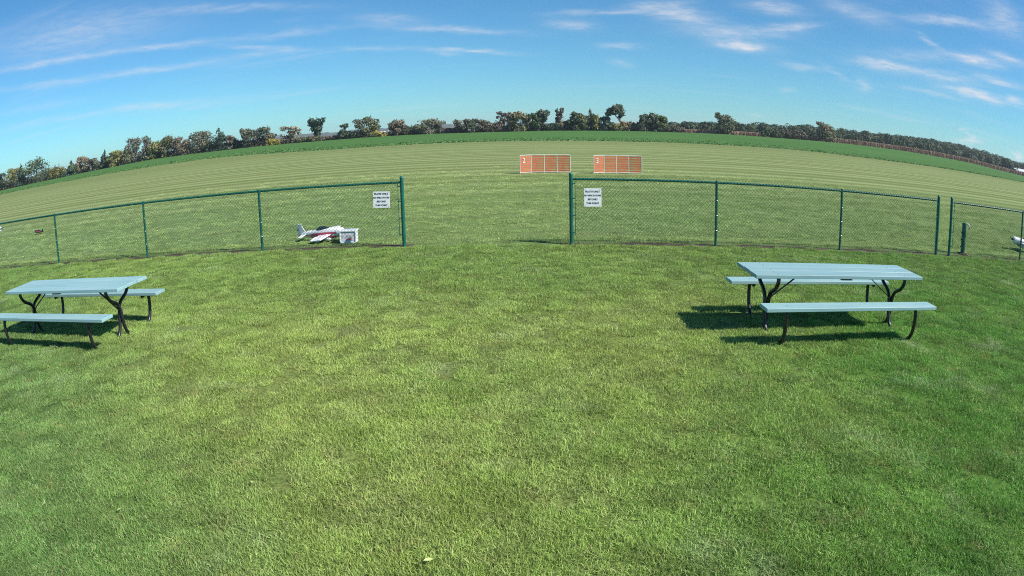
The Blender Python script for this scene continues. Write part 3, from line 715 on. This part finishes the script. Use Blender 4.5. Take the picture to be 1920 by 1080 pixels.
def tree(name, x, y, h, w, kind, c1, c2, label, cat='tree', seed=0):
    rg = np.random.default_rng(seed + 100); z = float(terrain(x, y))
    o = empty(name, (x, y, z), 0, label, cat)
    hw = w / 2 * 1.28; C = []; Rr = []; tr = MB(); leaf = .34; n = 2000
    def limb(a, b, r0, r1, bend=.12):
        a = np.array(a, float); b = np.array(b, float); m_ = (a + b) / 2 + rg.normal(0, bend, 3) * np.linalg.norm(b - a) * [1, 1, .3]
        tr.tube([a, m_, b], [r0, (r0 + r1) / 2, r1], 6)
    base_r = max(.05, h * .022)
    if kind == 'shrub':
        k = max(4, int(w / 1.1))
        for i in range(k):
            u = (i + .5) / k * 2 - 1
            rr = h * rg.uniform(.30, .48); cx = u * hw * .85
            C.append((cx, rg.uniform(-.6, .6), h * rg.uniform(.38, .62) * (1 - .25 * abs(u)))); Rr.append((max(.45, hw / k * 1.7), .8, rr))
            limb((0, 0, -.1), C[-1], .05, .02)
        n = int(300 + 130 * w * h)
    elif kind == 'conifer':
        k = 11
        limb((0, 0, -.1), (0, 0, h * .97), base_r, .03, .01)
        for i in range(k):
            f = i / (k - 1); zz = h * (.06 + .90 * f); rr = hw * (1 - f) ** .75 * rg.uniform(.75, 1.2) + .2
            for q in range(3 if f < .7 else 1):
                a = rg.uniform(0, 6.28); e = rr * .55 if f < .8 else 0
                C.append((e * math.cos(a), e * math.sin(a), zz)); Rr.append((rr * .62, rr * .62, h * .075))
                limb((0, 0, zz - .1), C[-1], .05, .02)
        C.append((0, 0, h * .96)); Rr.append((.16, .16, h * .05))
    elif kind == 'vase':
        k = 6
        limb((0, 0, -.1), (0, 0, h * .34), base_r, base_r * .8, .03)
        for i in range(k):
            a = i / k * 6.283 + rg.uniform(-.3, .3); e = hw * rg.uniform(.45, .85); top = h * rg.uniform(.72, .95)
            C.append((e * math.cos(a), e * math.sin(a) * .8, top)); Rr.append((hw * .34, hw * .34, h * .13))
            limb((0, 0, h * .33), C[-1], base_r * .6, .03)
            C.append((e * .55 * math.cos(a), e * .5 * math.sin(a), h * .58)); Rr.append((hw * .3, hw * .3, h * .12))
        C.append((0, 0, h * .75)); Rr.append((hw * .4, hw * .4, h * .18))
        for f in (.1, .22, .34, .46): C.append((rg.uniform(-.2, .2) * hw, 0, h * f)); Rr.append((hw * .38, hw * .38, h * .10))
        n = 1900
    elif kind == 'sparse':
        limb((0, 0, -.1), (0, 0, h * .45), base_r, base_r * .7, .04)
        for i in range(20):
            a = rg.uniform(0, 6.283); e = hw * rg.uniform(.2, .95); top = h * rg.uniform(.35, .97)
            C.append((e * math.cos(a), e * math.sin(a), top)); Rr.append((hw * .24, hw * .24, h * .07))
            limb((0, 0, h * rg.uniform(.25, .45)), C[-1], base_r * .45, .025)
        for i in range(4): C.append((rg.uniform(-.5, .5) * hw, 0, h * rg.uniform(.1, .35))); Rr.append((hw * .42, hw * .42, h * .15))
        n = 1300
    elif kind == 'leaning':
        # forked trunk under a crown blown over to one side
        limb((w * .22, 0, -.1), (w * .20, 0, h * .42), base_r * 1.2, base_r, .03)
        limb((w * .20, 0, h * .40), (-w * .12, 0, h * .62), base_r * .8, base_r * .4)
        limb((w * .20, 0, h * .40), (w * .22, 0, h * .80), base_r * .8, base_r * .4)
        limb((w * .20, 0, h * .30), (-w * .05, 0, h * .56), base_r * .6, base_r * .3)
        for (u, v, r1, r2) in ((-.36, .62, .15, .09), (-.26, .74, .17, .10), (-.08, .66, .16, .09), (-.02, .84, .19, .11), (.16, .90, .17, .09), (.28, .78, .16, .10), (.30, .62, .14, .09), (.06, .72, .16, .09), (.22, .52, .10, .06)):
            C.append((u * w, rg.uniform(-.15, .15) * w, v * h)); Rr.append((r1 * w, r1 * w, r2 * h * .9))
        n = 2000
    elif kind == 'windswept':
        limb((0, 0, -.1), (0, 0, h * .5), base_r, base_r * .6, .05)
        for (u, v, r1, r2) in ((-.38, .90, .12, .08), (-.28, .82, .16, .12), (-.12, .66, .22, .18), (.10, .74, .22, .16), (.26, .62, .2, .18), (-.05, .40, .28, .2), (.2, .34, .26, .18), (-.22, .28, .2, .16), (.05, .16, .26, .14)):
            C.append((u * w, rg.uniform(-.15, .15) * w, v * h)); Rr.append((r1 * w, r1 * w, r2 * h)); limb((0, 0, h * .25), C[-1], .08, .02)
        n = 2600
    elif kind == 'column':
        limb((0, 0, -.1), (0, 0, h * .9), base_r, .03, .02)
        for i in range(7):
            f = i / 6; C.append((rg.uniform(-.2, .2) * hw, rg.uniform(-.2, .2) * hw, h * (.14 + .76 * f))); Rr.append((hw * (.9 - .5 * f * f), hw * .8, h * .12))
        n = 1300
    else:   # round broadleaf
        limb((0, 0, -.1), (0, 0, h * .5), base_r, base_r * .6, .03)
        k = 26
        for i in range(k):
            a = rg.uniform(0, 6.283); f = .06 + .86 * (i + rg.random()) / k; e = hw * math.sqrt(max(.1, 1 - ((f - .40) / .66) ** 2)) * rg.uniform(.5, .95)
            C.append((e * math.cos(a), e * math.sin(a), h * f)); r1 = hw * rg.uniform(.26, .42)
            Rr.append((r1, r1, min(r1, h * .14) * rg.uniform(.8, 1.1)))
            limb((0, 0, h * rg.uniform(.15, .45)), C[-1], base_r * .4, .02)
        C.append((rg.uniform(-.2, .2) * hw, 0, h * .92)); Rr.append((hw * .3, hw * .3, h * .08))
        n = 2600
    tr.build('trunk', BARK, o)
    me = quads_mesh('crown', leaf_quads(C, Rr, n, leaf, rg), LEAF)
    cr = link('crown', me, o); cr.color = (*c1, 1); cr['tint'] = [float(v) for v in c2]
    return o
DK = (.046, .076, .040); BL = (.042, .076, .056); OL = (.112, .132, .055); YO = (.205, .195, .062); BR = (.124, .112, .070); PK = (.182, .152, .112)
GG = (.112, .128, .086); YL = (.31, .255, .06); GR = (.075, .122, .045); PU = (.112, .095, .078); TN = (.235, .185, .105); GY = (.142, .136, .110)
TREES = [
(-230.0,252.0,8.3,5.1,'round',DK,BL,'dark tree cut off by the left edge, first of the hedgerow'),
(-224.2,256.0,9.4,10.6,'round',OL,YO,'olive round tree beside the dark tree cut off by the left edge'),
(-216.1,253.5,11.2,5.2,'conifer',BL,DK,'dark pointed conifer touching the biggest dark round tree'),
(-205.9,255.0,11.4,11.9,'round',DK,OL,'biggest dark round tree standing over the field edge far to the left'),
(-191.7,254.0,5.6,10.2,'shrub',OL,YO,'low wide olive scrub between the biggest dark round tree and a small conifer'),
(-180.3,252.0,6.9,6.0,'conifer',BL,GR,'small dark green conifer right beside a pinkish brown tree'),
(-176.1,256.0,7.3,6.0,'round',PK,TN,'pinkish brown tree beside the small dark green conifer'),
(-167.9,253.5,5.3,5.8,'round',GY,DK,'low greyish tree between a pinkish brown and a dark pointed tree'),
(-161.8,255.0,8.2,5.0,'conifer',DK,BL,'dark pointed tree against the yellow-olive tree'),
(-154.8,254.0,6.6,7.7,'round',YO,OL,'yellow-olive tree with a wide low crown'),
(-147.6,252.0,6.3,4.5,'column',OL,GG,'slim olive tree against the tall grey tree'),
(-145.7,256.0,10.5,7.0,'round',GY,GG,'tall greyish tree, half bare at the top'),
(-137.8,253.5,10.2,4.9,'column',GG,GY,'slender grey-green tree, twin to the tall greyish tree'),
(-132.8,255.0,7.2,7.5,'round',YO,GR,'bright yellow-green tree at the foot of the slender grey-green tree'),
(-126.9,254.0,8.6,6.7,'round',BR,OL,'brown and olive tree joined to a pinkish one'),
(-119.4,252.0,7.5,6.0,'round',PK,BR,'pinkish brown tree joined to the brown and olive one'),
(-113.0,256.0,8.9,9.2,'round',GG,BR,'green and brown tree with a spiky top by the tall dark conifer'),
(-102.7,253.5,9.7,8.3,'conifer',BL,DK,'tall ragged dark conifer, tallest of the row over the field corner'),
(-97.7,255.0,5.6,3.8,'round',PK,GY,'small pale pink tree in the lee of the tall ragged conifer'),
(-93.3,254.0,3.5,4.8,'shrub',DK,BL,'dark rounded bush between the pale pink tree and a grey-olive one'),
(-90.4,252.0,7.5,3.9,'vase',GG,GY,'grey-olive tree leaning out over the dark rounded bush'),
(-85.8,256.0,7.4,9.3,'round',BR,BL,'broad brown tree with a dark green top'),
(-79.2,253.5,2.5,4.5,'shrub',YL,YO,'yellow shrub beside the broad brown tree with the dark top'),
(-72.0,255.0,6.9,8.0,'sparse',TN,BR,'thin tan tree with bare spreading branches'),
(-61.5,254.0,8.5,5.6,'vase',BL,DK,'dark vase-shaped tree standing alone above low brush'),
(-64.8,252.0,2.1,7.4,'shrub',BR,OL,'low brown brush between the bare-branched tan tree and the vase-shaped tree'),
(-56.7,256.0,1.8,10.3,'shrub',PU,BR,'low reddish brush just past the dark vase-shaped tree'),
(-50.8,253.5,5.7,3.0,'sparse',GG,DK,'small nearly bare tree over reddish brush'),
(-48.2,255.0,3.0,4.9,'shrub',BL,DK,'dark bush tucked against the broad spreading tree'),
(-42.6,254.0,7.6,9.1,'round',OL,GG,'broad spreading olive tree with a flat round crown'),
(-37.8,252.0,2.1,5.6,'shrub',YL,YO,'yellow shrub under the broad spreading olive tree'),
(-30.5,256.0,5.8,5.2,'round',BR,PK,'brown tree standing beside the small white farm sheds'),
(-25.1,253.5,3.2,5.1,'shrub',BR,DK,'low dark scrub before the rounded grey-olive tree'),
(-18.4,255.0,5.6,8.7,'round',GY,OL,'rounded grey and olive tree like a dome'),
(-11.3,254.0,2.2,5.9,'shrub',BR,PU,'low brown scrub past the dome-shaped tree'),
(-5.1,252.0,5.0,6.4,'round',GY,DK,'grey-brown tree starting the long thicket'),
(-.1,256.0,4.9,6.7,'round',BR,PU,'purplish brown tree second in the long thicket'),
(5.0,253.5,3.7,5.1,'shrub',PU,BR,'low purple-brown scrub before the tall pinkish thin tree'),
(9.3,255.0,7.8,3.9,'sparse',PK,GY,'tall thin pinkish tree at the side of the tan grove'),
(15.3,254.0,7.4,6.9,'round',TN,OL,'tan and olive tree over the orange barrier numbered 2'),
(19.7,252.0,6.6,4.3,'round',GR,DK,'green tree between the tan tree and a leaning thin tree'),
(23.5,256.0,8.1,5.0,'vase',GG,BL,'thin tree leaning out over a gap of sky'),
(26.9,253.5,3.1,4.7,'shrub',DK,BL,'dark low round bush in the gap of sky'),
(30.0,255.0,8.6,3.2,'sparse',PK,GG,'slender pink tree standing up alone after the gap of sky'),
(32.6,254.0,3.9,4.4,'shrub',TN,BR,'tan scrub at the foot of the slender pink tree'),
(36.2,252.0,6.9,5.2,'round',OL,DK,'green and olive tree beside a dark spire'),
(41.9,256.0,8.7,4.5,'conifer',DK,GG,'dark spire-topped tree nearly as tall as the leaning tree'),
(43.7,253.5,6.0,2.2,'column',YO,GR,'slim yellow-green tree touching the dark spire'),
(47.0,255.0,5.4,4.9,'round',BL,DK,'dark dome-shaped tree under the tall leaning tree'),
(51.5,254.0,10.7,7.7,'leaning',DK,GG,'tallest tree, leaning, with a forked bare trunk and sky under its crown'),
(51.1,252.0,2.8,3.2,'shrub',YO,OL,'small yellow-green bush at the foot of the tallest leaning tree'),
(57.6,256.0,4.2,6.6,'shrub',TN,PK,'orange-tan scrub beside the tallest leaning tree'),
(61.5,253.5,6.1,2.7,'column',DK,GG,'dark narrow column-shaped tree past the orange-tan scrub'),
(65.4,255.0,7.2,4.6,'round',GG,DK,'grey-green tree beside the narrow column-shaped tree'),
(69.0,254.0,6.5,4.4,'round',GR,YO,'round green tree with a yellow foot, last before the corn'),
(73.3,252.0,2.5,8.8,'shrub',PU,BR,'purple-brown brush where the hedgerow ends by the corn'),
(97.3,256.0,8.9,9.4,'windswept',GG,OL,'lone windswept tree standing before the dry corn'),
(117.8,253.5,3.3,7.9,'shrub',DK,OL,'dark olive scrub in front of the corn, before the russet brush'),
(131.4,255.0,3.5,14.5,'shrub',BR,PU,'long russet brush in front of the corn'),
(145.8,254.0,8.5,11.0,'windswept',PK,OL,'reddish olive tree at the end of the russet brush'),
]
NAMES = dict(round='broadleaf_tree', shrub='shrub', conifer='conifer_tree', vase='broadleaf_tree', sparse='thin_tree', leaning='broadleaf_tree', windswept='broadleaf_tree', column='slender_tree')
for i, (x, y, h, w, kind, c1, c2, lab) in enumerate(TREES):
    tree(NAMES[kind], x, y, h, w, kind, c1, c2, lab, 'shrub' if kind == 'shrub' else 'tree', i)

def mass(name, clumps, n, size, c1, c2, seed, shell=.5, mat=None, rough=.5):
    rg = np.random.default_rng(seed); C = np.array([c[:3] for c in clumps]); Rr = np.array([c[3:] for c in clumps])
    o = link(name, quads_mesh(name, leaf_quads(C, Rr, n, size, rg, shell, .0, rough), mat or LEAF)); o.color = (*c1, 1); o['tint'] = [float(v) for v in c2]
    return tag(o, kind='stuff')
rg = np.random.default_rng(5)
cl = []
for x in np.arange(-262, 80, 1.6):                       # brush along the far edge of the crop
    h = .55 + .5 * abs(math.sin(x * .31)) + rg.uniform(0, .6) + (2.3 * abs(math.sin(x * .17)) if x < -82 else 0); y = YEDGE + 5 + rg.uniform(-.8, 3)
    cl.append((x, y, float(terrain(x, y)) + h * .45, 1.3, 1.2, h * .6))
mass('undergrowth', cl, 16000, .27, (.125, .112, .070), DK, 61)
# the wood on the rising ground
cl = []
for i in range(1700):
    y = 300 + 255 * rg.random() ** .9; a = rg.uniform(14, 62); x = y * math.tan(R(a))
    h = rg.uniform(4.2, 8.6) * (.45 + .55 * min(1, max(0, (a - 14) / 12))); r_ = rg.uniform(2.6, 6.0)
    zt = float(terrain(x, y)); cl.append((x, y, zt + h * .58, r_, r_, h * .46))
    if y < 340: cl.append((x + rg.uniform(-1, 1), y - 1, zt + h * .35, r_ * .8, r_ * .8, h * .38))
mass('wood', cl, 210000, .60, (.030, .062, .032), (.064, .086, .036), 62, .88, WOOD_LEAF, .28)

# dry corn
def corn():
    m, b, p_ = base_mat('dry_corn')
    g = b.new('ShaderNodeNewGeometry'); f = b.ramp(g.outputs['Random Per Island'], 0, 1)
    b.put(p_.inputs['Base Color'], b.mix(f, (.30, .20, .135), (.42, .295, .20))); p_.inputs['Roughness'].default_value = .8
    rg = np.random.default_rng(9); n = 40000
    y = YEDGE + 9 + 34 * rg.random(n) ** 2.2; a = rg.uniform(16.2, 56, n); x = y * np.tan(np.radians(a))
    h = np.interp(a, [16, 22, 30, 40, 56], [1.3, 1.45, 1.9, 2.2, 2.2]) * rg.uniform(.8, 1.1, n); z = terrain(x, y)
    t = rg.uniform(0, 3.14, n); w = rg.uniform(.05, .13, n); dx, dy = np.cos(t) * w, np.sin(t) * w; lx, ly = rg.normal(0, .22, n), rg.normal(0, .12, n)
    f0 = np.where(rg.random(n) < .35, 0, .25) * h
    V = np.stack([np.stack([x - dx, y - dy, z + f0], 1), np.stack([x + dx, y + dy, z + f0], 1), np.stack([x + lx + dx * .6, y + ly + dy * .6, z + h], 1), np.stack([x + lx - dx * .6, y + ly - dy * .6, z + h * .97], 1)], 1).reshape(-1, 3)
    tag(link('dry_corn', quads_mesh('dry_corn', V, m)), kind='stuff')
corn()

def crop_plants():
    rg = np.random.default_rng(21); m, b, p_ = base_mat('crop_leaf'); g = b.new('ShaderNodeNewGeometry')
    b.put(p_.inputs['Base Color'], b.mix(b.ramp(g.outputs['Random Per Island'], 0, 1), (.058, .138, .030), (.080, .168, .040))); p_.inputs['Roughness'].default_value = .7
    n = 22000; x = rg.uniform(-170, 200, n); y = np.array([crop_edge(v) for v in x]) + 26 * rg.random(n) ** 2 - .6 + .5 * np.sin(x * .7); z = terrain(x, y)
    h = rg.uniform(.04, .11, n); t = rg.uniform(0, 3.14, n); w = rg.uniform(.06, .16, n); dx, dy = np.cos(t) * w, np.sin(t) * w; lx, ly = rg.normal(0, .1, n), rg.normal(0, .1, n)
    V = np.stack([np.stack([x - dx, y - dy, z], 1), np.stack([x + dx, y + dy, z], 1), np.stack([x + lx + dx, y + ly + dy, z + h], 1), np.stack([x + lx - dx, y + ly - dy, z + h * .9], 1)], 1).reshape(-1, 3)
    tag(link('crop_plants', quads_mesh('crop_plants', V, m)), kind='stuff')
crop_plants()

# distant wooded ridge
def ridge():
    m, b, p_ = base_mat('ridge_wood'); P = world_pos(b)
    b.put(p_.inputs['Base Color'], b.mix(b.ramp(b.noise(P, .02, 4, .65), .35, .65), (.030, .048, .024), (.070, .072, .036))); p_.inputs['Roughness'].default_value = .95
    V = []; F = []; A = np.arange(-75, 75.01, .12); rg = np.random.default_rng(3)
    prof = np.interp(A, [-75, -45, -22, -17, -15.3, -13.7, -11.5, -8.5, -6, -3, -2, 2, 10, 16, 40, 75], [.25, .3, .36, .40, .40, .35, .35, .38, .35, .42, .37, .36, .34, .3, .3, .25])
    bump = np.interp(A, A[::2], rg.uniform(-1.5, 1.5, len(A[::2]))) + 1.5 * np.sin(A * 1.7)
    D = 2450.
    for k, (d, f) in enumerate(((2150, 0), (2300, .55), (D, 1), (2600, .9), (2850, 0))):
        for a, q, u in zip(A, prof, bump):
            z = (H + D * math.tan(R(q))) * f + (u * (f > .3)) - (.5 if f == 0 else 0)
            V.append((d * math.sin(R(a)), d * math.cos(R(a)), z))
    n = len(A)
    for k in range(4):
        for i in range(n - 1): F.append((k * n + i, k * n + i + 1, (k + 1) * n + i + 1, (k + 1) * n + i))
    me = bpy.data.meshes.new('hills'); me.from_pydata(V, [], F); me.materials.append(m); me.polygons.foreach_set('use_smooth', [True] * len(F))
    tag(link('hills', me), kind='structure')
ridge()

# farm buildings
def shed(x, y, w, d, h, rh, yaw, label):
    z = float(terrain(x, y)); o = empty('farm_shed', (x, y, z), yaw, label, 'building', 'white farm buildings far off')
    MB().box((0, 0, h / 2 - .2), (w, d, h + .4)).build('wall', SHED_WALL, o)
    MB().prism([(-w / 2 - .4, -d / 2 - .4, h), (-w / 2 - .4, 0, h + rh), (-w / 2 - .4, d / 2 + .4, h), (-w / 2 - .4, d / 2 + .4, h + .15), (-w / 2 - .4, 0, h + rh + .18), (-w / 2 - .4, -d / 2 - .4, h + .15)], (w + .8, 0, 0)).build('roof', SHED_ROOF, o)
    for s in (-1, 1):
        MB().prism([(s * w / 2 * .998, -d / 2, h), (s * w / 2 * .998, d / 2, h), (s * w / 2 * .998, 0, h + rh)], (-s * .1, 0, 0)).build('gable', SHED_WALL, o)
    MB().box((w * .2, -d / 2 - .03, h * .4), (w * .22, .05, h * .8)).build('door', BARN_DARK, o)
shed(-125, 890, 7.5, 9, 1.9, 1.0, R(5), 'small white farm shed glimpsed beyond the hedgerow, nearer the yellow shrub')
shed(-114, 880, 4.2, 6, 2.4, .9, R(-8), 'taller narrow white farm shed beside the brown tree')
shed(349, 300, 24, 12, 2.2, 1.6, R(-20), 'long white roofed building below the wooded hill, cut off by the right edge')

# ------------------------------------------------------------------ haze
HAZE = 0.00016
if HAZE:
    m = bpy.data.materials.new('haze_air'); m.use_nodes = True; t = m.node_tree; t.nodes.clear()
    v = t.nodes.new('ShaderNodeVolumePrincipled'); v.inputs['Color'].default_value = (.80, .88, 1, 1); v.inputs['Density'].default_value = HAZE; v.inputs['Anisotropy'].default_value = .2
    q = t.nodes.new('ShaderNodeOutputMaterial'); t.links.new(v.outputs[0], q.inputs['Volume'])
    o = MB().box((0, 0, 21), (6400, 6400, 46)).build('haze', m); tag(o, kind='stuff')
scn.cycles.use_denoising = False; scn.cycles.filter_width = 1.05
scn.cycles.max_bounces = 8; scn.cycles.transparent_max_bounces = 8; scn.cycles.volume_bounces = 0
